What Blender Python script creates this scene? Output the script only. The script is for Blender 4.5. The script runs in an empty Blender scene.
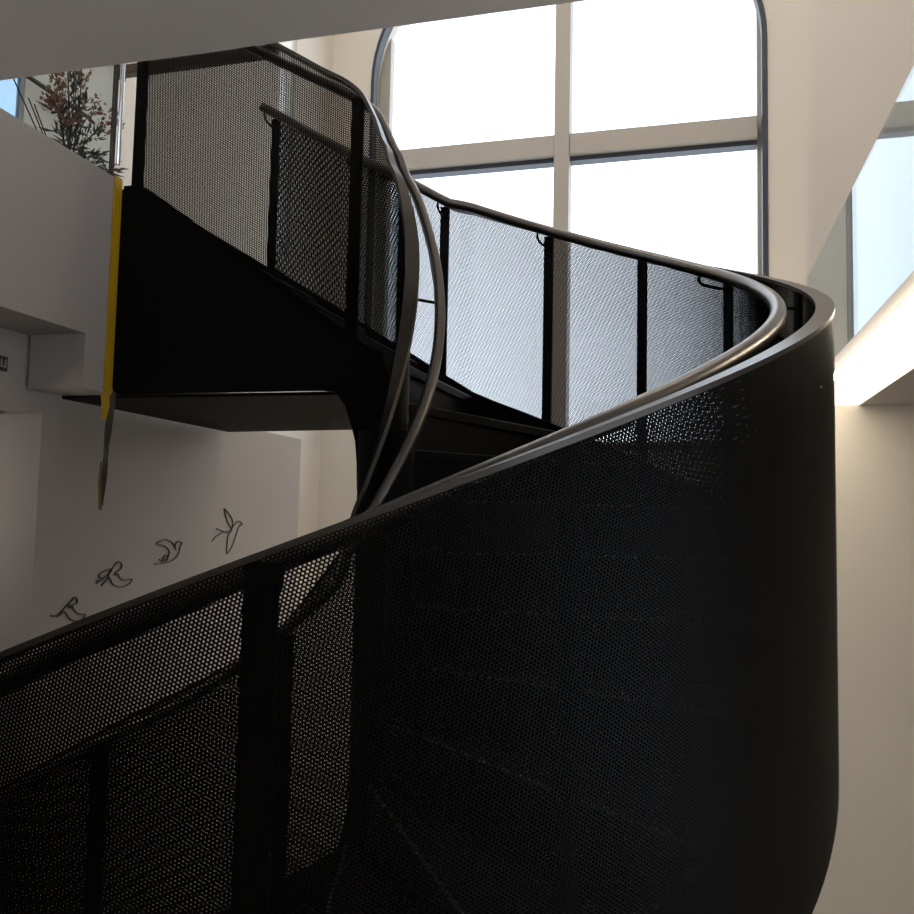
import bpy, math, random
from mathutils import Vector, Matrix
random.seed(7)
PI = math.pi
sc = bpy.context.scene
COL = sc.collection

# ------------------------------------------------------------------ camera
cam_d = bpy.data.cameras.new('camera')
cam = bpy.data.objects.new('camera', cam_d)
COL.objects.link(cam)
cam_d.sensor_width = 36.0
cam_d.lens = 850.0 / 914.0 * 36.0
cam_d.clip_start = 0.02
R_ = [(0.966, 0.001, -0.259), (0.258, 0.075, 0.963), (0.021, -0.997, 0.072)]  # rows: world X, Y, Z in (right, down, forward)
right = Vector((R_[0][0], R_[1][0], R_[2][0])).normalized()
fwd = Vector((R_[0][2], R_[1][2], R_[2][2]))
fwd = (fwd - right * fwd.dot(right)).normalized()
up = right.cross(fwd)
M = Matrix((right, up, -fwd)).transposed().to_4x4()
cam.matrix_world = M
sc.camera = cam

# ------------------------------------------------------------------ sky, exposure
SKY = 2.8
w = bpy.data.worlds.new('sky'); sc.world = w
w.use_nodes = True
bg = w.node_tree.nodes['Background']
bg.inputs['Color'].default_value = (0.80, 0.89, 1.0, 1)
bg.inputs['Strength'].default_value = SKY
sc.view_settings.view_transform = 'Standard'
sc.view_settings.look = 'None'
sc.view_settings.exposure = 0.0
sc.view_settings.gamma = 1.0
sc.view_settings.use_curve_mapping = False
sc.cycles.transparent_max_bounces = 64
sc.cycles.max_bounces = 10
sc.cycles.diffuse_bounces = 6
LED_POWER = 2.4
FILL_POWER = 42.0

# ------------------------------------------------------------------ materials
def mat(name, col, rough=0.6, metal=0.0, emit=None, strength=0.0, noise=0.0, nscale=8.0, spec=0.5, bump=0.0):
    m = bpy.data.materials.new(name); m.use_nodes = True
    nt = m.node_tree; b = nt.nodes['Principled BSDF']
    b.inputs['Base Color'].default_value = (*col, 1)
    b.inputs['Roughness'].default_value = rough
    b.inputs['Metallic'].default_value = metal
    b.inputs['Specular IOR Level'].default_value = spec
    if emit:
        b.inputs['Emission Color'].default_value = (*emit, 1)
        b.inputs['Emission Strength'].default_value = strength
    if noise or bump:
        tc = nt.nodes.new('ShaderNodeTexCoord')
        n = nt.nodes.new('ShaderNodeTexNoise'); n.inputs['Scale'].default_value = nscale; n.inputs['Detail'].default_value = 5
        nt.links.new(tc.outputs['Object'], n.inputs['Vector'])
        if noise:
            mx = nt.nodes.new('ShaderNodeMix'); mx.data_type = 'RGBA'
            mx.inputs[6].default_value = tuple(c * (1 - noise) for c in col) + (1,)
            mx.inputs[7].default_value = tuple(min(1, c * (1 + noise)) for c in col) + (1,)
            nt.links.new(n.outputs['Fac'], mx.inputs[0])
            nt.links.new(mx.outputs[2], b.inputs['Base Color'])
        if bump:
            bp = nt.nodes.new('ShaderNodeBump'); bp.inputs['Strength'].default_value = bump; bp.inputs['Distance'].default_value = 0.01
            nt.links.new(n.outputs['Fac'], bp.inputs['Height'])
            nt.links.new(bp.outputs['Normal'], b.inputs['Normal'])
    return m

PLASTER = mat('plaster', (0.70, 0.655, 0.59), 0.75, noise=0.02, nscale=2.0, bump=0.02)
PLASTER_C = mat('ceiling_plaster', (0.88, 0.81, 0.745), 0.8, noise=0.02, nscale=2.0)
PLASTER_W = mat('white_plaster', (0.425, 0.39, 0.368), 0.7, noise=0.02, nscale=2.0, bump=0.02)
FLOORM = mat('floor_stone', (0.42, 0.39, 0.35), 0.5, noise=0.12, nscale=3.0)
BLACK = mat('black_steel', (0.0035, 0.0035, 0.0045), 0.55, spec=0.08, noise=0.1, nscale=20)
TREAD = mat('black_tread', (0.003, 0.0032, 0.0042), 0.5, spec=0.08, noise=0.2, nscale=30)
NOSE = mat('nosing_metal', (0.11, 0.11, 0.115), 0.45, metal=0.5)
CAP = mat('bronze_cap', (0.078, 0.071, 0.064), 0.30, metal=0.9, noise=0.06, nscale=15)
RAIL = mat('rail_metal', (0.15, 0.14, 0.13), 0.32, metal=0.95, noise=0.05, nscale=12)
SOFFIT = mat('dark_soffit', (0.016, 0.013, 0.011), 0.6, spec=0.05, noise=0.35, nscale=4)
FRAME_N = mat('navy_frame', (0.035, 0.042, 0.058), 0.5)
FRAME_A = mat('grey_aluminium', (0.42, 0.39, 0.35), 0.5, metal=0.1)
YELLOW = mat('yellow_tape', (0.55, 0.33, 0.01), 0.45, noise=0.08, nscale=30)
TAPE_O = mat('olive_tape', (0.20, 0.14, 0.03), 0.5, noise=0.4, nscale=25)
TAPE_B = mat('tape_underside', (0.06, 0.048, 0.03), 0.6, noise=0.4, nscale=25)
WIRE = mat('dark_wire', (0.035, 0.022, 0.018), 0.5)
WOOD = mat('dark_wood', (0.05, 0.036, 0.028), 0.5, noise=0.3, nscale=14)
CHROME = mat('polished_metal', (0.85, 0.87, 0.9), 0.12, metal=1.0)
LIP = mat('led_lip', (0.9, 0.85, 0.75), 0.5, emit=(1.0, 0.86, 0.64), strength=42.0)
LED = mat('led', (0.9, 0.85, 0.75), 0.5, emit=(1.0, 0.88, 0.68), strength=LED_POWER)
FILL_LAMP = mat('fill_glow', (0.9, 0.88, 0.82), 0.5, emit=(1.0, 0.92, 0.82), strength=FILL_POWER)  # glow of the added out-of-frame fill lamps
LEAF_G = mat('dark_leaf', (0.075, 0.08, 0.06), 0.6, noise=0.3, nscale=20)
LEAF_R = mat('russet_leaf', (0.26, 0.13, 0.09), 0.6, noise=0.3, nscale=20)
STEM = mat('stem', (0.045, 0.028, 0.02), 0.7)
POTM = mat('pot_ceramic', (0.35, 0.34, 0.33), 0.5)
SIGN_D = mat('sign_dark', (0.05, 0.045, 0.042), 0.6)

def glass(name, tint, refl=0.06, graz=0.6, rcol=(1, 1, 1)):
    m = bpy.data.materials.new(name); m.use_nodes = True
    nt = m.node_tree; nt.nodes.clear()
    out = nt.nodes.new('ShaderNodeOutputMaterial'); mx = nt.nodes.new('ShaderNodeMixShader')
    t = nt.nodes.new('ShaderNodeBsdfTransparent'); t.inputs[0].default_value = (*tint, 1)
    g = nt.nodes.new('ShaderNodeBsdfGlossy'); g.inputs['Roughness'].default_value = 0.0; g.inputs['Color'].default_value = (*rcol, 1)
    lw = nt.nodes.new('ShaderNodeLayerWeight'); lw.inputs['Blend'].default_value = 0.5
    pw = nt.nodes.new('ShaderNodeMath'); pw.operation = 'POWER'; pw.inputs[1].default_value = 4.0
    nt.links.new(lw.outputs['Facing'], pw.inputs[0])
    ma = nt.nodes.new('ShaderNodeMath'); ma.operation = 'MULTIPLY_ADD'; ma.inputs[1].default_value = graz; ma.inputs[2].default_value = refl
    nt.links.new(pw.outputs[0], ma.inputs[0])
    nt.links.new(ma.outputs[0], mx.inputs[0]); nt.links.new(t.outputs[0], mx.inputs[1]); nt.links.new(g.outputs[0], mx.inputs[2])
    nt.links.new(mx.outputs[0], out.inputs[0])
    return m
GLASS_W = glass('window_glass', (0.99, 0.99, 0.99), 0.03)
GLASS_B = glass('blue_tinted_glass', (0.60, 0.68, 0.76), 0.03)
GLASS_T = glass('tinted_glass', (0.80, 0.83, 0.86), 0.03, 0.62, (0.86, 0.95, 1.0))      # two faces: about half the light passes
GLASS_L = glass('guard_glass', (0.80, 0.845, 0.86), 0.02)

def perforated(name, pitch, rad):
    """black sheet with a staggered pattern of round holes, laid out in UV metres"""
    m = bpy.data.materials.new(name); m.use_nodes = True
    nt = m.node_tree; b = nt.nodes['Principled BSDF']
    b.inputs['Base Color'].default_value = (0.0032, 0.0026, 0.0022, 1)
    b.inputs['Roughness'].default_value = 0.45; b.inputs['Specular IOR Level'].default_value = 0.08
    N = lambda t: nt.nodes.new(t)
    uv = N('ShaderNodeUVMap'); uv.uv_map = 'UVMap'
    px, py = pitch, pitch * math.sqrt(3)
    sub = N('ShaderNodeVectorMath'); sub.operation = 'DIVIDE'; sub.inputs[1].default_value = (px, py, 1)
    nt.links.new(uv.outputs[0], sub.inputs[0])
    ds = []
    for off in (0.0, 0.5):
        a = N('ShaderNodeVectorMath'); a.operation = 'ADD'; a.inputs[1].default_value = (off, off, 0)
        nt.links.new(sub.outputs[0], a.inputs[0])
        f = N('ShaderNodeVectorMath'); f.operation = 'FRACTION'; nt.links.new(a.outputs[0], f.inputs[0])
        c = N('ShaderNodeVectorMath'); c.operation = 'SUBTRACT'; c.inputs[1].default_value = (0.5, 0.5, 0)
        nt.links.new(f.outputs[0], c.inputs[0])
        s = N('ShaderNodeVectorMath'); s.operation = 'MULTIPLY'; s.inputs[1].default_value = (px, py, 0)
        nt.links.new(c.outputs[0], s.inputs[0])
        l = N('ShaderNodeVectorMath'); l.operation = 'LENGTH'; nt.links.new(s.outputs[0], l.inputs[0])
        ds.append(l)
    mn = N('ShaderNodeMath'); mn.operation = 'MINIMUM'
    nt.links.new(ds[0].outputs['Value'], mn.inputs[0]); nt.links.new(ds[1].outputs['Value'], mn.inputs[1])
    gt = N('ShaderNodeMath'); gt.operation = 'GREATER_THAN'; gt.inputs[1].default_value = rad
    nt.links.new(mn.outputs[0], gt.inputs[0])
    nt.links.new(gt.outputs[0], b.inputs['Alpha'])
    return m
PERF = perforated('perforated_steel', 0.008, 0.00258)

# ------------------------------------------------------------------ mesh helpers
class MB:
    def __init__(s): s.v = []; s.f = []; s.uv = {}
    def add(s, vs, fs, uvs=None):
        o = len(s.v); s.v += [tuple(p) for p in vs]
        for k, f in enumerate(fs):
            if uvs is not None: s.uv[len(s.f)] = [uvs[i] for i in f]
            s.f.append(tuple(i + o for i in f))
    def box(s, lo, hi):
        x0, y0, z0 = lo; x1, y1, z1 = hi
        s.add([(x0,y0,z0),(x1,y0,z0),(x1,y1,z0),(x0,y1,z0),(x0,y0,z1),(x1,y0,z1),(x1,y1,z1),(x0,y1,z1)],
              [(3,2,1,0),(4,5,6,7),(0,1,5,4),(1,2,6,5),(2,3,7,6),(3,0,4,7)])
        return s
    def prism(s, poly, z0, z1):
        n = len(poly)
        s.add([(x, y, z0) for x, y in poly] + [(x, y, z1) for x, y in poly],
              [tuple(range(n - 1, -1, -1)), tuple(range(n, 2 * n))] + [(i, (i + 1) % n, (i + 1) % n + n, i + n) for i in range(n)])
        return s
    def sweep(s, rings):
        n = len(rings[0]); vs = [p for r in rings for p in r]; fs = []
        for i in range(len(rings) - 1):
            for j in range(n):
                a = i * n + j; b = i * n + (j + 1) % n
                fs.append((a, b, b + n, a + n))
        fs.append(tuple(range(n - 1, -1, -1))); fs.append(tuple(range(len(vs) - n, len(vs))))
        s.add(vs, fs); return s
    def tube(s, pts, r, n=8):
        pts = [Vector(p) for p in pts]; rings = []; prev = None
        for i, p in enumerate(pts):
            t = (pts[min(i + 1, len(pts) - 1)] - pts[max(i - 1, 0)]).normalized()
            if prev is None:
                a = Vector((0, 0, 1)) if abs(t.z) < 0.9 else Vector((1, 0, 0))
                u = t.cross(a).normalized()
            else:
                u = (prev - t * prev.dot(t)).normalized()
            prev = u; v = t.cross(u)
            rr = r(i / (len(pts) - 1)) if callable(r) else r
            rings.append([p + (u * math.cos(2 * PI * k / n) + v * math.sin(2 * PI * k / n)) * rr for k in range(n)])
        return s.sweep(rings)
    def build(s, name, m, parent=None, smooth=False, bevel=0.0):
        me = bpy.data.meshes.new(name); me.from_pydata(s.v, [], s.f)
        if s.uv:
            ul = me.uv_layers.new(name='UVMap')
            for k, p in enumerate(me.polygons):
                if k in s.uv:
                    for li, uv in zip(p.loop_indices, s.uv[k]): ul.data[li].uv = uv
        me.materials.append(m)
        import bmesh
        bm = bmesh.new(); bm.from_mesh(me); bmesh.ops.recalc_face_normals(bm, faces=bm.faces); bm.to_mesh(me); bm.free()
        o = bpy.data.objects.new(name, me); COL.objects.link(o)
        if parent is not None:
            o.parent = parent
            o.matrix_parent_inverse = parent.matrix_world.inverted() if parent.type != 'EMPTY' else Matrix.Translation(-parent.location)
        if bevel:
            b = o.modifiers.new('bevel', 'BEVEL'); b.width = bevel; b.segments = 2; b.limit_method = 'ANGLE'
        if smooth:
            for p in me.polygons: p.use_smooth = True
            me.set_sharp_from_angle(angle=math.radians(40))
        return o

def tag(o, label, cat, group=None):
    o['label'] = label; o['category'] = cat
    if group: o['group'] = group
    return o
def thing(name, label, cat, loc=(0, 0, 0), group=None):
    o = bpy.data.objects.new(name, None); COL.objects.link(o); o.location = loc
    o.empty_display_size = 0.1
    return tag(o, label, cat, group)
def struct(o):
    o['kind'] = 'structure'; return o
def pchip(xs, ys):
    n = len(xs); h = [xs[i+1]-xs[i] for i in range(n-1)]; d = [(ys[i+1]-ys[i])/h[i] for i in range(n-1)]
    m = [d[0]] + [0]*(n-2) + [d[-1]]
    for i in range(1, n-1):
        if d[i-1]*d[i] > 0:
            w1 = 2*h[i]+h[i-1]; w2 = h[i]+2*h[i-1]; m[i] = (w1+w2)/(w1/d[i-1]+w2/d[i])
    def f(x):
        if x <= xs[0]: return ys[0]+m[0]*(x-xs[0])
        if x >= xs[-1]: return ys[-1]+m[-1]*(x-xs[-1])
        i = max(k for k in range(n-1) if xs[k] <= x); t = (x-xs[i])/h[i]
        return ((1+2*t)*(1-t)**2*ys[i] + t*(1-t)**2*h[i]*m[i] + t*t*(3-2*t)*ys[i+1] + t*t*(t-1)*h[i]*m[i+1])
    return f
def linspace(a, b, n): return [a + (b - a) * i / (n - 1) for i in range(n)]
def catmull(pts, k=6):
    out = []
    for i in range(len(pts) - 1):
        p0 = Vector(pts[max(i-1, 0)]); p1 = Vector(pts[i]); p2 = Vector(pts[i+1]); p3 = Vector(pts[min(i+2, len(pts)-1)])
        for j in range(k):
            t = j / k
            out.append(0.5*((2*p1)+(p2-p0)*t+(2*p0-5*p1+4*p2-p3)*t*t+(3*p1-p0-3*p2+p3)*t**3))
    out.append(Vector(pts[-1])); return out

# ================================================================== THE ROOM
XL, YB, ZF, ZC = -3.6, 8.0, -3.31, 6.6        # left wall, back wall, lower floor, ceiling
XR, YF = 4.3, -3.2
ZU = 1.39                                      # upper floor level

def wall_with_holes(name, m, axis, at, thick, rect, holes):
    """wall slab in the plane axis=at, outline rect=(a0,z0,a1,z1), holes = closed loops of (a,z); thickness goes away from the room"""
    import bmesh
    bm = bmesh.new()
    def P(a, z): return (a, at, z) if axis == 'y' else (at, a, z)
    loops = [[(rect[0], rect[1]), (rect[2], rect[1]), (rect[2], rect[3]), (rect[0], rect[3])]] + holes
    edges = []
    for lp in loops:
        vs = [bm.verts.new(P(*p)) for p in lp]
        for i in range(len(vs)): edges.append(bm.edges.new((vs[i], vs[(i + 1) % len(vs)])))
    bmesh.ops.triangle_fill(bm, use_beauty=True, use_dissolve=False, edges=edges)
    r = bmesh.ops.extrude_face_region(bm, geom=bm.faces[:])
    d = Vector((0, thick, 0)) if axis == 'y' else Vector((thick, 0, 0))
    bmesh.ops.translate(bm, vec=d, verts=[g for g in r['geom'] if isinstance(g, bmesh.types.BMVert)])
    bmesh.ops.recalc_face_normals(bm, faces=bm.faces)
    me = bpy.data.meshes.new(name); bm.to_mesh(me); bm.free(); me.materials.append(m)
    o = bpy.data.objects.new(name, me); COL.objects.link(o)
    return struct(o)
def rrect(a0, z0, a1, z1, r, n=10):
    """rectangle with rounded upper corners"""
    pts = [(a0, z0), (a1, z0)]
    for i in range(n + 1):
        t = PI / 2 * i / n; pts.append((a1 - r + r * math.cos(t), z1 - r + r * math.sin(t)))
    for i in range(n + 1):
        t = PI / 2 + PI / 2 * i / n; pts.append((a0 + r + r * math.cos(t), z1 - r + r * math.sin(t)))
    return pts
def rect(a0, z0, a1, z1): return [(a0, z0), (a1, z0), (a1, z1), (a0, z1)]

W1 = (-3.16, 0.66, 0.73, 5.95)
wall_with_holes('wall_back', PLASTER, 'y', YB, 0.42, (-5.4, ZF, XR, ZC), [rrect(*W1, 1.45, 16)])
wall_with_holes('wall_left', PLASTER, 'x', XL, -0.06, (2.95, ZF, YB, ZC), [rect(2.98, 1.95, 3.84, 3.9), rect(6.84, 2.4, 7.16, 5.2)])
struct(MB().box((-5.5, YF, ZF), (-5.2, 2.95, ZU - 0.2)).build('wall_alcove_side', PLASTER_W))
struct(MB().box((-5.5, YF, ZU - 0.2), (XL, 2.95, ZC)).build('wall_left_upper', PLASTER))
struct(MB().box((-5.2, 2.95, ZF), (XL - 0.3, 3.25, ZU - 0.2)).build('wall_alcove_end', PLASTER_W))
wall_with_holes('wall_right', PLASTER, 'x', XR, 0.3, (YF, ZF, YB, ZC), [rect(-2.4, -2.6, 2.1, 0.85)])
wall_with_holes('wall_front', PLASTER, 'y', YF, -0.3, (-5.4, ZF, XR, ZC), [rect(-3.0, 2.4, 3.6, 4.6)])
struct(MB().box((-5.5, YF, ZF - 0.3), (XR, YB, ZF)).build('floor', FLOORM))
struct(MB().box((-5.5, YF, ZC), (XR, YB, ZC + 0.3)).build('ceiling', PLASTER_C))

# floor slab over the viewer: only its soffit and edge show
struct(MB().box((-3.6, YF, 1.46), (0.90, 2.30, 1.66)).build('ceiling_front', PLASTER_C))
# left upper floor slab with its down-stand edge; the front stretch of the edge is shallower
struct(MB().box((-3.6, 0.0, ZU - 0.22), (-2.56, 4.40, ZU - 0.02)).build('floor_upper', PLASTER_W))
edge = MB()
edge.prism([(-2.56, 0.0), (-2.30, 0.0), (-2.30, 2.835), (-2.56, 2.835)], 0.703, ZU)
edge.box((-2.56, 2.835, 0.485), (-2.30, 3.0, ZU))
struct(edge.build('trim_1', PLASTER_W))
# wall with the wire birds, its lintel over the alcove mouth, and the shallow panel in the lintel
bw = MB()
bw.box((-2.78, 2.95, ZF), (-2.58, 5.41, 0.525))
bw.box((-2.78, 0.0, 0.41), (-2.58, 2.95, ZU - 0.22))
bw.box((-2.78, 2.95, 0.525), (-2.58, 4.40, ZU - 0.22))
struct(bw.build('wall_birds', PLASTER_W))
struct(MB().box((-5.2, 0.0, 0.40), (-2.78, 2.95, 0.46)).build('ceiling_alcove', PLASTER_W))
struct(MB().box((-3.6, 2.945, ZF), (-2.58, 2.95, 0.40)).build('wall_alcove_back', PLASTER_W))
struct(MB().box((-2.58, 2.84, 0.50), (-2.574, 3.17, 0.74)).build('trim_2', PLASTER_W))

# ------------------------------------------------------------------ windows
def ring(mb, outer, inner, y0, y1):
    n = len(outer); vs = []
    for y in (y0, y1):
        vs += [(a, y, z) for a, z in outer] + [(a, y, z) for a, z in inner]
    fs = []
    for i in range(n):
        j = (i + 1) % n
        fs += [(i, j, n + j, n + i), (2*n + i, 3*n + i, 3*n + j, 2*n + j), (i, 2*n + i, 2*n + j, j), (n + i, n + j, 3*n + j, 3*n + i)]
    mb.add(vs, fs); return mb
def window_main():
    x0, z0, x1, z1 = W1
    lin = rrect(x0 + 0.006, z0 + 0.006, x1 - 0.006, z1 - 0.006, 1.444, 16)
    root = struct(ring(MB(), lin, rrect(x0 + 0.04, z0 + 0.05, x1 - 0.05, z1 - 0.05, 1.40, 16), YB - 0.02, YB + 0.10).build('window_1', FRAME_N))
    ring(MB(), rect(x0 + 0.02, z0 + 0.02, x1 - 0.01, z1 - 0.02), rect(x0 + 0.13, z0 + 0.10, x1 - 0.075, z1 - 0.10), YB + 0.22, YB + 0.34).build('window_frame', FRAME_A, root)
    mu = MB(); mu.box((-1.25, YB + 0.08, z0), (-1.10, YB + 0.30, z1)); mu.build('mullion', FRAME_A, root, bevel=0.006)
    for za, zb in ((3.59, 3.80),):
        for xa, xb in ((x0 + 0.08, -1.25), (-1.10, x1 - 0.08)):
            MB().box((xa, YB + 0.10, za), (xb, YB + 0.30, zb)).build('transom', FRAME_A, root, bevel=0.006)
            MB().box((xa, YB + 0.16, za - 0.045), (xb, YB + 0.28, za)).build('glazing_bar', FRAME_N, root)
    xs = ((x0 + 0.05, -1.17), (-1.17, x1 - 0.05))
    for xa, xb in xs:
        for za, zb in ((z0 + 0.05, 3.62), (3.62, z1 - 0.02)):
            MB().box((xa, YB + 0.262, za), (xb, YB + 0.268, zb)).build('pane', GLASS_W, root)
window_main()
def window_flat(name, axis, at, d, a0, z0, a1, z1, bars=(), uprights=(), gm=GLASS_W, fm=FRAME_A, fw=0.06, e0=0.10, dep=0.12):
    def bx(a, za, b, zb, ea, eb):
        lo, hi = min(at + d*ea, at + d*eb), max(at + d*ea, at + d*eb)
        return MB().box((a, lo, za), (b, hi, zb)) if axis == 'y' else MB().box((lo, a, za), (hi, b, zb))
    f = MB()
    for q in ((a0, z0, a0 + fw, z1), (a1 - fw, z0, a1, z1), (a0 + fw, z0, a1 - fw, z0 + fw), (a0 + fw, z1 - fw, a1 - fw, z1)):
        m2 = bx(q[0], q[1], q[2], q[3], e0, e0 + dep); f.add(m2.v, m2.f)
    root = struct(f.build(name, fm))
    for za, zb in bars: bx(a0 + fw, za, a1 - fw, zb, 0.08, 0.24).build('transom', FRAME_A, root)
    for ua, ub in uprights: bx(ua, z0 + fw, ub, z1 - fw, 0.11, 0.23).build('mullion', FRAME_A, root)
    bx(a0 + fw, z0 + fw, a1 - fw, z1 - fw, e0 + 0.02, e0 + 0.027).build('pane', gm, root)
    return root
window_flat('window_2', 'x', XL, -1, 2.98, 1.95, 3.84, 3.9, gm=GLASS_B, fm=FRAME_A, fw=0.012, e0=0.005, dep=0.035)
window_flat('window_3', 'x', XL, -1, 6.84, 2.4, 7.16, 5.2, fm=FRAME_A, fw=0.012, e0=0.005, dep=0.035)
window_flat('fill_window_right', 'x', XR, 1, -2.4, -2.6, 2.1, 0.85, uprights=((-0.2, -0.1),))  # unseen window added to let in fill light from the right
window_flat('fill_window_front', 'y', YF, -1, -3.0, 2.4, 3.6, 4.6, uprights=((-0.8, -0.7), (1.4, 1.5)))  # unseen window added behind the camera for fill light

# right-hand gallery: thin slab, LED strip under its edge, glass guard on top
GX, GZ = 1.05, 1.06
struct(MB().box((GX + 0.42, 2.32, GZ - 0.005), (XR, YB, GZ + 0.16)).build('floor_gallery', PLASTER_W))
struct(MB().box((GX, 2.32, GZ + 0.035), (GX + 0.42, YB, GZ + 0.16)).build('trim_3', PLASTER_W))
led = thing('light_strip', 'wide glowing white light strip under the gallery edge at the right', 'light', (GX + 0.2, 5.0, GZ))
MB().box((GX - 0.036, 2.46, GZ + 0.001), (GX - 0.001, YB - 0.05, GZ + 0.014)).build('edge_strip', LIP, led)
MB().box((GX, 2.46, GZ), (GX + 0.415, YB - 0.012, GZ + 0.03)).build('diffuser', LED, led)
MB().box((GX + 0.416, 2.44, GZ - 0.006), (GX + 0.420, YB - 0.005, GZ + 0.03)).build('profile', FRAME_A, led)
gg = thing('glass_balustrade', 'tinted glass guard panel standing on the right gallery edge above the light strip', 'balustrade', (GX + 0.03, 5.0, GZ + 0.16))
MB().box((GX + 0.004, 2.44, GZ + 0.062), (GX + 0.022, YB - 0.012, 2.205)).build('pane', GLASS_T, gg)
MB().box((GX - 0.004, 2.44, GZ + 0.036), (GX + 0.0035, YB - 0.006, GZ + 0.060)).build('base_trim', PLASTER, gg)

# ================================================================== THE STAIR
CO, RO = (-1.05, 2.80), 1.477                  # outer guard: centre and radius
CI = (-1.105, 2.851)                            # well (inner guard) centre
def plan(q, r, C):
    """q<0: lower straight flight, 0..pi: half turn, q>pi: upper straight flight -> point, outward direction"""
    if q < 0: return Vector((C[0] + q, C[1] - r, 0)), Vector((0, -1, 0))
    if q > PI: return Vector((C[0] - (q - PI), C[1] + r, 0)), Vector((0, 1, 0))
    t = q - PI / 2; n = Vector((math.cos(t), math.sin(t), 0))
    return Vector((C[0], C[1], 0)) + n * r, n
def T(q):                                      # walking line height (nosings)
    if q < 0: return -1.2 + 0.58 * q
    if q <= PI: return -1.2 + 0.579 * q
    return min(-1.2 + 0.579 * PI + 0.62 * (q - PI), 1.375)
def Tinv(z):
    lo, hi = -4.0, PI + 1.25
    for _ in range(60):
        m = (lo + hi) / 2
        if T(m) < z: lo = m
        else: hi = m
    return (lo + hi) / 2
Q0, Q1 = (ZF + 1.2) / 0.58, PI + 1.22                       # foot of the stair, edge of the landing
cap_o_off = pchip([-4.2, -0.6, -0.2, 0.0, 0.4, PI - 0.5, PI, PI + 0.14, PI + 0.325, PI + 0.7, PI + 1.15], [1.05, 1.05, 1.035, 1.0, 1.0, 0.995, 0.985, 0.94, 0.936, 0.91, 0.90])
cap_o = lambda q: (-1.2 + 0.58*q if q < 0 else -1.2 + 0.579*min(q, PI) + 0.62*max(0, q - PI)) + cap_o_off(q)
# inner cap height against q
cap_i = pchip([-4.2, -1.4, -0.96, -0.41, -0.24, -0.06, 0.1, 0.4, 0.7, 1.0, 1.3, 1.6, 1.9, 2.2, 2.5, 2.8, PI, PI + 0.06, PI + 0.12, PI + 0.3, PI + 0.6, PI + 1.3],
              [-2.70, -1.073, -0.813, -0.521, -0.417, -0.177, -0.013, 0.118, 0.269, 0.431, 0.597, 0.759, 0.91, 1.049, 1.175, 1.29, 1.415, 1.552, 1.652, 1.773, 1.962, 2.40])
RI = 0.15
def lerp_f(xs, ys):
    def f(q):
        if q <= xs[0]: return ys[0]
        for i in range(len(xs) - 1):
            if q <= xs[i + 1]: return ys[i] + (ys[i + 1] - ys[i]) * (q - xs[i]) / (xs[i + 1] - xs[i])
        return ys[-1]
    return f
str_top_i = lerp_f([-4.2, -0.3, 0.2, 1.5, 2.6, PI, PI + 0.129, PI + 1.075, PI + 1.3], [-3.52, -1.28, -0.98, -0.20, 0.33, 0.60, 0.693, 1.354, 1.354])
str_bot_i = lerp_f([-4.2, -0.3, 0.2, 1.5, 2.4, PI, PI + 0.092, PI + 0.096, PI + 0.105, PI + 0.117, PI + 0.15, PI + 0.192, PI + 0.25, PI + 1.3],
                   [-3.92, -1.68, -1.40, -0.70, -0.30, 0.06, 0.10, 0.20, 0.285, 0.326, 0.42, 0.474, 0.482, 0.482])
stair = thing('spiral_staircase', 'black steel staircase curving up through a half turn with perforated guards', 'staircase', (CO[0], CO[1], ZF))

def frames(qs, r, C, zf):
    P = []
    for q in qs:
        p, n = plan(q, r, C); P.append((Vector((p.x, p.y, zf(q))), n))
    out = []
    if C is CI:                                 # ease the turn of the flat rail where the well meets the straight flights
        ns = []
        for i, (p, n) in enumerate(P):
            a = Vector((0, 0, 0))
            for p2, n2 in P[max(0, i - 16):i + 17]:
                a += n2 * max(0.0, 1 - (p2 - p).length / 0.22)
            ns.append(a.normalized())
        P = [(p, n) for (p, _), n in zip(P, ns)]
    for i, (p, n) in enumerate(P):
        t = (P[min(i + 1, len(P) - 1)][0] - P[max(i - 1, 0)][0]).normalized()
        b = t.cross(n); b = -b if b.z < 0 else b
        out.append((p, n, b.normalized(), t))
    return out
def sweep_flat(qs, r, C, zf, a0, a1, b0, b1):
    rings = []
    for p, n, b, t in frames(qs, r, C, zf):
        rings.append([p + n*a0 + b*b0, p + n*a1 + b*b0, p + n*a1 + b*b1, p + n*a0 + b*b1])
    return MB().sweep(rings)
def sweep_vert(qs, r, C, zlo, zhi, a0, a1):
    rings = []
    for q in qs:
        p, n = plan(q, r, C); l, h = zlo(q), zhi(q)
        rings.append([p + n*a0 + Vector((0,0,l)), p + n*a1 + Vector((0,0,l)), p + n*a1 + Vector((0,0,h)), p + n*a0 + Vector((0,0,h))])
    return MB().sweep(rings)
def sweep_round(qs, r, C, zf, rad, n=14):
    rings = []
    for p, nn, b, t in frames(qs, r, C, zf):
        rings.append([p + (nn*math.cos(2*PI*k/n) + b*math.sin(2*PI*k/n))*rad for k in range(n)])
    return MB().sweep(rings)
def arclen(r, C, zf, qa, qb, n=400):
    tab = [(qa, 0.0)]; prev = None; s = 0
    for q in linspace(qa, qb, n):
        p, _ = plan(q, r, C)
        if prev is not None: s += (p - prev).length; tab.append((q, s))
        prev = p
    xs = [a for a, _ in tab]; ys = [b for _, b in tab]
    def f(q):
        i = min(len(xs) - 2, max(0, int((q - xs[0]) / (xs[-1] - xs[0]) * (len(xs) - 1))))
        t = (q - xs[i]) / (xs[i+1] - xs[i]); return ys[i] + t*(ys[i+1] - ys[i])
    return f
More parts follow.
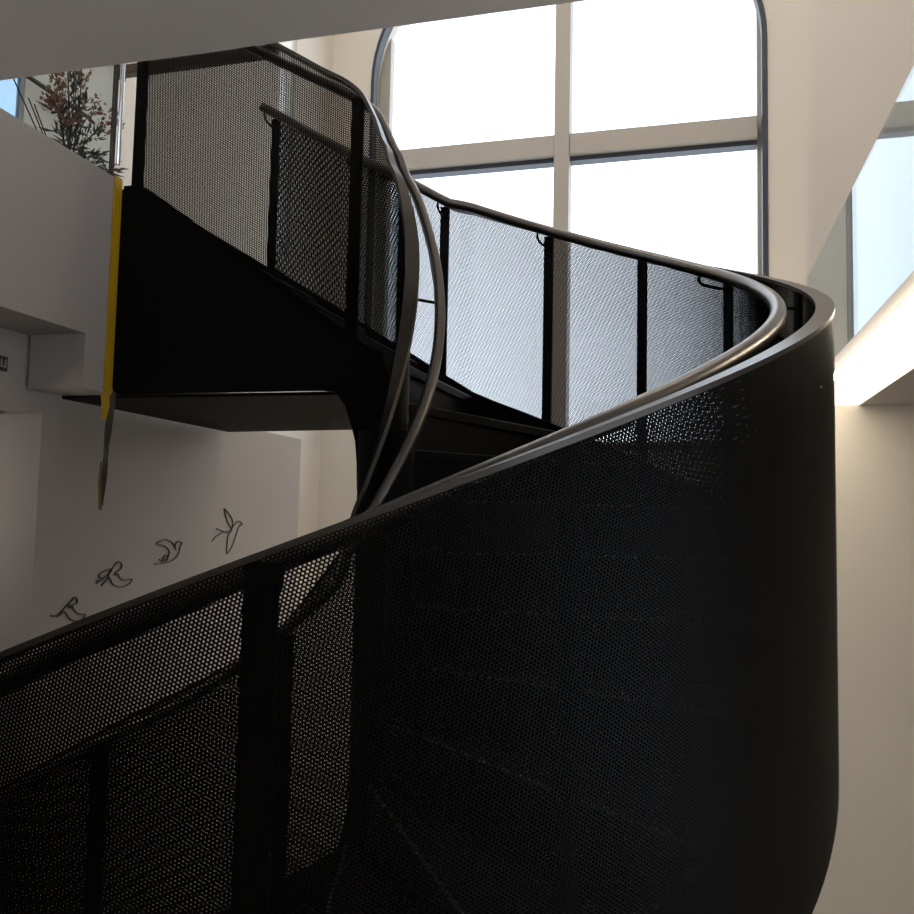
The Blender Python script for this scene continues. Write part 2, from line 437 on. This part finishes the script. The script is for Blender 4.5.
def perf_sheet(qs, r, C, zlo, zhi, S, zref, slope, thick=0.0032):
    mb = MB()
    for off in (0.0, -thick / 2, -thick):
        vs = []; uv = []; fs = []
        for q in qs:
            p, n = plan(q, r, C)
            l, h = zlo(q), zhi(q)
            c = 1 / math.sqrt(1 + slope*slope)
            vs += [p + n*off + Vector((0,0,l)), p + n*off + Vector((0,0,h))]
            uv += [(S(q) + (l - zref(q)) * c * slope, (l - zref(q))), (S(q) + (h - zref(q)) * c * slope, (h - zref(q)))]
        for i in range(len(qs) - 1): fs.append((2*i, 2*i + 2, 2*i + 3, 2*i + 1))
        mb.add(vs, fs, uv)
    return mb

# ---- treads and risers
NR = 25
RISE = (1.375 - ZF) / NR
for k in range(1, NR + 1):
    z = ZF + RISE * k
    qa = Tinv(z - 0.0005) if k < NR else Tinv(1.3745)
    r_in, r_out = 0.172, 1.462
    if k < NR:
        qb = Tinv(min(z + RISE, 1.3745)) + 0.02
        qs = linspace(qa, qb, 7)
        poly = [tuple(plan(q, r_out, CO)[0][:2]) for q in qs] + [tuple(plan(q, r_in, CI)[0][:2]) for q in reversed(qs)]
        tr = MB().prism(poly, z - 0.035, z).build('tread', TREAD, stair)
        a, _ = plan(qa, r_out - 0.03, CO); b, _ = plan(qa, r_in + 0.03, CI)
        a2, _ = plan(qa + 0.012, r_out - 0.03, CO); b2, _ = plan(qa + 0.03 if 0 < qa < PI else qa + 0.012, r_in + 0.03, CI)
        MB().prism([tuple(a[:2]), tuple(a2[:2]), tuple(b2[:2]), tuple(b[:2])], z - 0.004, z + 0.002).build('nosing', NOSE, tr)
    a, _ = plan(qa + 0.02, r_out, CO); b, _ = plan(qa + 0.02, r_in, CI)
    a2, _ = plan(qa + 0.03, r_out, CO); b2, _ = plan(qa + 0.03, r_in, CI)
    MB().prism([tuple(a[:2]), tuple(a2[:2]), tuple(b2[:2]), tuple(b[:2])], z - RISE, z - 0.035).build('riser', TREAD, stair)

# ---- outer guard
qs_all = linspace(Q0, 0, 24)[:-1] + linspace(0, PI, 90)[:-1] + linspace(PI, Q1, 20)
sweep_vert(qs_all, RO, CO, lambda q: max(T(q) - 0.35, ZF), lambda q: T(q) + 0.03, -0.030, -0.004).build('outer_stringer', BLACK, stair, smooth=True)
sweep_flat(qs_all, RO, CO, cap_o, -0.048, 0.002, -0.008, 0.004).build('outer_cap_rail', CAP, stair, smooth=True)
hr_o = lambda q: cap_o(q) + (-0.005 if q > 0.5 else -0.016 if q < -0.2 else -0.016 + 0.011 * (q + 0.2) / 0.7) - 0.010
hand_o = sweep_round(qs_all, RO - 0.150, CO, hr_o, 0.0245).build('outer_handrail', RAIL, stair, smooth=True)
posts_o = [-3.5, -2.9, -2.3, -1.7, -1.15, -0.6]
posts_o += [PI/2 + math.radians(a) for a in (-77, -55, -32.5, -10, 12.5, 33.5, 54.2, 75)] + [PI + 0.19, PI + 0.70, Q1 - 0.015]
S_o = arclen(RO, CO, cap_o, Q0 - 0.1, Q1 + 0.1)
edges_q = [Q0] + posts_o[1:-1] + [Q1]
for a, b in zip(edges_q[:-1], edges_q[1:]):
    perf_sheet(linspace(a, b, max(4, int(abs(b - a) / 0.035))), RO, CO, lambda q: max(T(q) - 0.33, ZF), lambda q: cap_o(q) - 0.004, S_o, cap_o, 0.40).build('perforated_panel', PERF, stair, smooth=True)
def flat_post(q, r, C, z0, z1, w, d, name, wide=None):
    p, n = plan(q, r, C); t = Vector((-n.y, n.x, 0))
    cs = [p + t*(-w/2) - n*d, p + t*(w/2) - n*d, p + t*(w/2), p + t*(-w/2)]
    return MB().prism([tuple(c[:2]) for c in cs], z0, z1).build(name, BLACK, stair)
def bracket(q, r_post, r_rail, C, zr, parent):
    a, n = plan(q, r_post, C); b, _ = plan(q, r_rail, C)
    za = zr - 0.055
    pts = [a + Vector((0,0,za)), a.lerp(b, 0.7) + Vector((0,0,za)), b + Vector((0,0,za + 0.015)), b + Vector((0,0,zr - 0.01))]
    MB().tube(catmull(pts, 5), 0.006, 8).build('bracket', BLACK, parent, smooth=True)
for i, q in enumerate(posts_o):
    wd = 0.062 if abs(q - posts_o[6]) < 1e-6 else 0.048
    flat_post(q, RO - 0.005, CO, max(T(q) - 0.3, ZF), cap_o(q) - 0.016, wd, 0.014, 'post')
    if i != len(posts_o) - 5: bracket(q, RO - 0.018, RO - 0.150, CO, hr_o(q) - 0.01, hand_o)

# ---- inner guard round the well
Q1I = PI + 1.14
qi_all = linspace(Q0, -0.02, 30) + linspace(0, PI, 70) + [PI + 0.02, PI + 0.05, PI + 0.08, PI + 0.092, PI + 0.096, PI + 0.105, PI + 0.117, PI + 0.13, PI + 0.15, PI + 0.17, PI + 0.192, PI + 0.22] + linspace(PI + 0.25, Q1I, 30)
sweep_vert(qi_all + [PI + 1.193], RI, CI, str_bot_i, str_top_i, 0.004, 0.020).build('inner_stringer', BLACK, stair, smooth=True)
sweep_flat(qi_all, RI, CI, cap_i, -0.026, 0.026, -0.010, 0.004).build('inner_cap_rail', CAP, stair, smooth=True)
S_i = arclen(RI, CI, cap_i, Q0 - 0.1, Q1 + 0.1)
posts_i = [-3.5, -2.9, -2.3, -1.66, -0.92, -0.215, 2.72, PI + 0.135, Q1I - 0.02]
edges_q = [Q0] + posts_i[1:-1] + [Q1I]
for a, b in zip(edges_q[:-1], edges_q[1:]):
    n = max(4, int(abs(b - a) / 0.05))
    perf_sheet(linspace(a, b, n), RI, CI, lambda q: str_top_i(q) - 0.03, lambda q: cap_i(q) - 0.004, S_i, (lambda q: cap_i(q)) if (a + b)/2 > PI + 0.1 or b < 0.01 else (lambda q: 0.0), 0.6 if (a + b)/2 > PI + 0.1 or b < 0.01 else 0.0).build('perforated_panel', PERF, stair, smooth=True)
for q in posts_i:
    wd = 0.07 if -1 < q < 0 else 0.05
    flat_post(q, RI + 0.016, CI, str_top_i(q) - 0.2, cap_i(q) - (0.03 if q > 0 else 0.012), wd if q < 0 or q > PI else 0.03, 0.013, 'post')
# handrail on the stair side of the well
CH, RH = (-1.11, 2.8855), 0.2497
hr_i = pchip([-4.2, -1.4, -0.96, -0.5, -0.2, 0.1, 0.5, 1.0, 1.5, 2.0, 2.5, 2.8, PI, PI + 0.1, PI + 0.2, PI + 0.4, PI + 0.6, PI + 1.3],
             [-2.75, -1.12, -0.86, -0.62, -0.40, -0.146, 0.041, 0.273, 0.53, 0.811, 1.097, 1.265, 1.443, 1.63, 1.709, 1.825, 1.938, 2.36])
hand_i = sweep_round(qi_all, RH, CH, hr_i, 0.020).build('inner_handrail', RAIL, stair, smooth=True)
for q in (-2.9, -2.3, -1.66, -0.92, -0.215, PI/2 + 0.50, PI + 0.16):
    p, n = plan(q, RI + 0.02, CI); b, _ = plan(q, RH, CH); z = hr_i(q)
    MB().tube(catmull([p + Vector((0,0,z - 0.05)), p.lerp(b, 0.6) + Vector((0,0,z - 0.05)), b + Vector((0,0,z - 0.045)), b + Vector((0,0,z - 0.01))], 5), 0.006, 8).build('bracket', BLACK, hand_i, smooth=True)

MB().prism([(CI[0] + 0.078 + 0.1*math.cos(2*PI*k/28), CI[1] + 0.1*math.sin(2*PI*k/28)) for k in range(28)], ZF, 0.30).build('newel_column', BLACK, stair, smooth=True)

# ---- landing box at the head of the stair
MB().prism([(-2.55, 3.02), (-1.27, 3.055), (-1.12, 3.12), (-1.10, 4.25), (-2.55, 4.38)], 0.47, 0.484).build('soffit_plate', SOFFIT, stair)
MB().box((-2.298, 3.02, 1.335), (-2.25, 4.26, 1.375)).build('landing_edge', BLACK, stair)

# ================================================================== LEFT UPPER FLOOR
gl = thing('glass_balustrade', 'clear glass guard panel on the white upper floor edge at the left, before the plant', 'balustrade', (-2.314, 2.6, ZU))
MB().box((-2.320, 2.32, ZU + 0.001), (-2.309, 2.950, 2.45)).build('pane', GLASS_L, gl)
MB().box((-2.324, 2.951, ZU + 0.001), (-2.305, 2.962, 2.45)).build('end_profile', WOOD, gl)
MB().tube([(-2.300, 2.978, ZU + 0.06), (-2.300, 2.978, 2.45)], 0.009, 12).build('edge_glint_tube', CHROME, gl, smooth=True)  # polished rod added to give the glass edge its bright glint

tape = thing('yellow_tape', 'yellow tape down the slab corner beside the black landing, with a torn tail hanging below', 'tape', (-2.298, 2.975, 0.49))
MB().box((-2.2995, 2.955, 0.49), (-2.290, 3.0, ZU + 0.004)).build('strip', YELLOW, tape)
def ribbon(pts, ws, th=0.003):
    rings = []
    for (x, y, z), (wx, wy) in zip(pts, ws):
        d = Vector((wx, wy, 0)); n = Vector((-wy, wx, 0)).normalized() * th / 2; p = Vector((x, y, z))
        rings.append([p - d - n, p + d - n, p + d + n, p - d + n])
    return MB().sweep(rings)
ribbon([(-2.296, 2.975, 0.50), (-2.304, 2.982, 0.44), (-2.310, 2.985, 0.40), (-2.312, 2.985, 0.375)], [(0.022, 0.010), (0.016, 0.006), (0.013, 0.004), (0.008, 0.003)]).build('torn_end', YELLOW, tape)
ribbon([(-2.280, 2.985, 0.49), (-2.286, 2.992, 0.42), (-2.292, 2.99, 0.32), (-2.296, 2.99, 0.27), (-2.297, 2.99, 0.22), (-2.300, 2.99, 0.15), (-2.302, 2.99, 0.07), (-2.303, 2.99, 0.02)],
       [(0.018, 0.004), (0.020, -0.004), (0.012, 0.006), (0.009, 0.004), (0.014, -0.005), (0.013, 0.003), (0.006, 0.004), (0.003, 0.002)]).build('hanging_tail', TAPE_B, tape)
ribbon([(-2.312, 2.982, 0.20), (-2.315, 2.982, 0.12), (-2.309, 2.984, 0.03), (-2.305, 2.984, 0.005), (-2.292, 2.984, 0.004)],
       [(0.003, 0.002), (0.004, 0.003), (0.005, 0.002), (0.007, 0.003), (0.002, 0.006)]).build('frayed_tip', TAPE_O, tape)

hr = thing('wall_handrail', 'dark wooden handrail running along the left wall behind the plant', 'handrail', (XL + 0.07, 4.4, 2.40))
MB().tube([(XL + 0.07, 3.74, 2.40), (XL + 0.07, 4.28, 2.40)], 0.013, 12).build('rail', WOOD, hr, smooth=True)
for y in (4.05, 4.22):
    MB().tube([(XL, y, 2.33), (XL + 0.05, y, 2.33), (XL + 0.07, y, 2.39)], 0.008, 8).build('bracket', WOOD, hr)
br = thing('horizontal_rail', 'dark horizontal bar fixed to the left wall, seen through the perforated landing guard', 'rail', (XL, 4.62, 2.88))
MB().box((XL + 0.02, 4.59, 2.845), (-2.45, 4.65, 2.91)).build('bar', WOOD, br, bevel=0.006)
MB().box((XL, 4.58, 2.83), (XL + 0.03, 4.66, 2.98)).build('end_plate', WOOD, br, bevel=0.004)

# plant on the upper floor behind the glass
PX, PY = -3.02, 3.52
plant = thing('potted_plant', 'tall potted plant with russet sprays and dark pointed leaves behind the left glass', 'plant', (PX, PY, ZU - 0.02))
pot = MB(); rings = []
for z, r in ((0, 0.11), (0.02, 0.12), (0.26, 0.15), (0.28, 0.155), (0.285, 0.14), (0.25, 0.135)):
    rings.append([Vector((PX + r*math.cos(2*PI*k/24), PY + r*math.sin(2*PI*k/24), ZU - 0.02 + z)) for k in range(24)])
pot.sweep(rings).build('pot', POTM, plant, smooth=True)
def leaf(mb, p, d, L, W):
    d = d.normalized(); s = d.cross(Vector((0, 0, 1)))
    s = s.normalized() if s.length > 1e-3 else Vector((1, 0, 0))
    a = random.uniform(0, 6.28); u = d.cross(s); s2 = s*math.cos(a) + u*math.sin(a); nn = d.cross(s2) * L * 0.12
    mb.add([p, p + d*L*0.4 + s2*W + nn, p + d*L, p + d*L*0.4 - s2*W + nn, p + d*L*0.45], [(0, 1, 4), (1, 2, 4), (2, 3, 4), (3, 0, 4)])
stems, green, red = MB(), MB(), MB()
def Vr(s): return Vector((random.uniform(-s, s), random.uniform(-s, s), random.uniform(-s, s)))
base = Vector((PX, PY, ZU + 0.2))
green_tips = [(0.0, -0.10, 0.62), (0.02, 0.0, 0.78), (0.0, 0.10, 0.74), (0.03, 0.17, 0.60), (0.0, 0.24, 0.50), (0.05, 0.30, 0.44), (-0.03, 0.05, 0.60), (0.0, 0.20, 0.38), (0.02, 0.33, 0.34)]
red_tips = [(0.0, 0.05, 0.86), (0.02, -0.13, 0.64), (-0.02, -0.07, 0.76), (0.0, 0.19, 0.76), (0.03, 0.29, 0.72), (0.0, 0.0, 0.58)]
for kind, tips in (('g', green_tips), ('r', red_tips)):
    for tp in tips:
        e = Vector((PX, PY, ZU)) + Vector(tp); m = base.lerp(e, 0.5) + Vector((tp[0]*0.1, tp[1]*-0.15, 0.05))
        path = catmull([base + Vr(0.02), m, e], 8)
        stems.tube(path, lambda t: 0.004 * (1 - 0.6*t), 5)
        for j in range(7, len(path)):
            t = (path[j] - path[j-1]).normalized()
            if kind == 'g':
                for _ in range(4): leaf(green, path[j] + Vr(0.025), t + Vr(0.9), random.uniform(0.05, 0.085), random.uniform(0.005, 0.009))
            elif j > len(path) - 6:
                for _ in range(13): leaf(red, path[j] + Vr(0.045), t + Vr(0.8), random.uniform(0.022, 0.038), random.uniform(0.007, 0.012))
for tp in ((-0.05, -0.36, 0.68), (0, -0.24, 0.55), (0.02, -0.30, 0.55), (0, -0.06, 1.0), (0.02, 0.04, 1.05)):
    e = Vector((PX, PY, ZU)) + Vector(tp)
    stems.tube(catmull([base, base.lerp(e, 0.55) + Vector((0, 0.03, -0.03)), e], 6), 0.0035, 5)
stems.build('stems', STEM, plant); green.build('foliage', LEAF_G, plant); red.build('flower_sprays', LEAF_R, plant)

# ================================================================== WALL PIECES
BIRDS = [[[(3.055, -0.445), (3.094, -0.446), (3.129, -0.424), (3.171, -0.394), (3.197, -0.379), (3.212, -0.39), (3.21, -0.407), (3.187, -0.412), (3.173, -0.423), (3.161, -0.418), (3.169, -0.41), (3.183, -0.415), (3.197, -0.435), (3.229, -0.455), (3.269, -0.462), (3.251, -0.481), (3.208, -0.483), (3.169, -0.466), (3.142, -0.438), (3.127, -0.436), (3.109, -0.447), (3.087, -0.452)]], [[(3.331, -0.33), (3.374, -0.311), (3.419, -0.286), (3.46, -0.249), (3.482, -0.238), (3.506, -0.246), (3.505, -0.268), (3.48, -0.282), (3.463, -0.288), (3.469, -0.298), (3.484, -0.292), (3.494, -0.309), (3.531, -0.326), (3.592, -0.325), (3.566, -0.349), (3.503, -0.356), (3.449, -0.338), (3.425, -0.309), (3.411, -0.311), (3.37, -0.341)], [(3.411, -0.311), (3.42, -0.292), (3.439, -0.27), (3.381, -0.276), (3.349, -0.293), (3.364, -0.308), (3.395, -0.303), (3.423, -0.286)], [(3.332, -0.319), (3.374, -0.315)]], [[(3.767, -0.261), (3.842, -0.259), (3.912, -0.252), (3.962, -0.229), (3.982, -0.198), (3.987, -0.179), (4.004, -0.163), (3.974, -0.151), (3.952, -0.157), (3.941, -0.178), (3.946, -0.193), (3.92, -0.161), (3.865, -0.141), (3.813, -0.146), (3.779, -0.161), (3.836, -0.169), (3.879, -0.188), (3.892, -0.214), (3.872, -0.238), (3.852, -0.245), (3.839, -0.234), (3.86, -0.219), (3.882, -0.226), (3.877, -0.242), (3.857, -0.255), (3.806, -0.239)]], [[(4.302, -0.156), (4.343, -0.13), (4.42, -0.107), (4.501, -0.098), (4.529, -0.073), (4.567, -0.049), (4.601, -0.045), (4.634, -0.063), (4.592, -0.078), (4.572, -0.116), (4.522, -0.193), (4.47, -0.232), (4.466, -0.178), (4.476, -0.129), (4.514, -0.094), (4.52, -0.059), (4.51, -0.031), (4.466, 0.004), (4.418, 0.029), (4.44, -0.017), (4.471, -0.059), (4.506, -0.087), (4.475, -0.112), (4.407, -0.1), (4.34, -0.086)]]]
BL = ['lowest black wire bird, small and round-bellied, lowest on the white wall',
      'black wire bird with doubled tail lines, second up from the lowest on the white wall',
      'black wire bird with one curled raised wing, second from the top on the white wall',
      'highest black wire bird, long narrow wings spread like a swallow on the white wall']
for b, lab in zip(BIRDS, BL):
    mb = MB()
    for l in b:
        mb.tube(catmull([(-2.5765, y, z) for y, z in l], 4), 0.0035, 6)
    tag(mb.build('wire_bird', WIRE, smooth=True), lab, 'wall art', 'wire birds flying up the white wall')
sg = thing('wall_sign', 'small dark lettered sign on the white lintel at the left edge', 'sign', (-2.58, 2.71, 0.565))
MB().box((-2.58, 2.60, 0.538), (-2.574, 2.738, 0.596)).build('backing', SIGN_D, sg)
u = MB()
for y0, y1, z0, z1 in ((2.702, 2.708, 0.552, 0.584), (2.722, 2.728, 0.552, 0.584), (2.708, 2.722, 0.552, 0.558), (2.66, 2.666, 0.552, 0.584), (2.68, 2.686, 0.552, 0.584), (2.666, 2.680, 0.578, 0.584)):
    u.box((-2.574, y0, z0), (-2.571, y1, z1))
u.build('lettering', PLASTER_W, sg)

# unseen fill lamps, added to light the hall and the alcove
def fill_ceiling_lamp(x, y, z, label, r, group=None, deep=0.01):
    t = thing('fill_ceiling_lamp', label, 'lamp', (x, y, z), group)
    def disc(rr): return [(x + rr*math.cos(2*PI*k/28), y + rr*math.sin(2*PI*k/28)) for k in range(28)]
    MB().prism(disc(r + 0.02), z - 0.03, z).build('housing', FRAME_A, t)
    MB().prism(disc(r), z - 0.03 - deep, z - 0.03).build('diffuser', FILL_LAMP, t)
pl = thing('fill_pendant', 'added unseen globe pendant giving fill light in the alcove left of the stair foot', 'lamp', (-3.3, 2.45, 0.40))  # added out of frame to brighten the alcove ceiling and wall
MB().tube([(-3.3, 2.45, 0.40), (-3.3, 2.45, 0.05)], 0.004, 6).build('cord', BLACK, pl)
MB().sweep([[Vector((-3.3 + 0.06*math.sin(PI*(i + 0.2)/12.4)*math.cos(2*PI*k/20), 2.45 + 0.06*math.sin(PI*(i + 0.2)/12.4)*math.sin(2*PI*k/20), 0.06*math.cos(PI*(i + 0.2)/12.4) - 0.03)) for k in range(20)] for i in range(13)]).build('globe', FILL_LAMP, pl, smooth=True)
for x, y in ((-2.4, 6.0), (-0.4, 6.0), (1.6, 6.0), (-2.4, 4.2), (-0.4, 4.2), (1.6, 4.2)):
    fill_ceiling_lamp(x, y, ZC, 'added unseen round fill lamp on the high ceiling over the stair hall', 0.2, 'added fill lamps on the high ceiling')
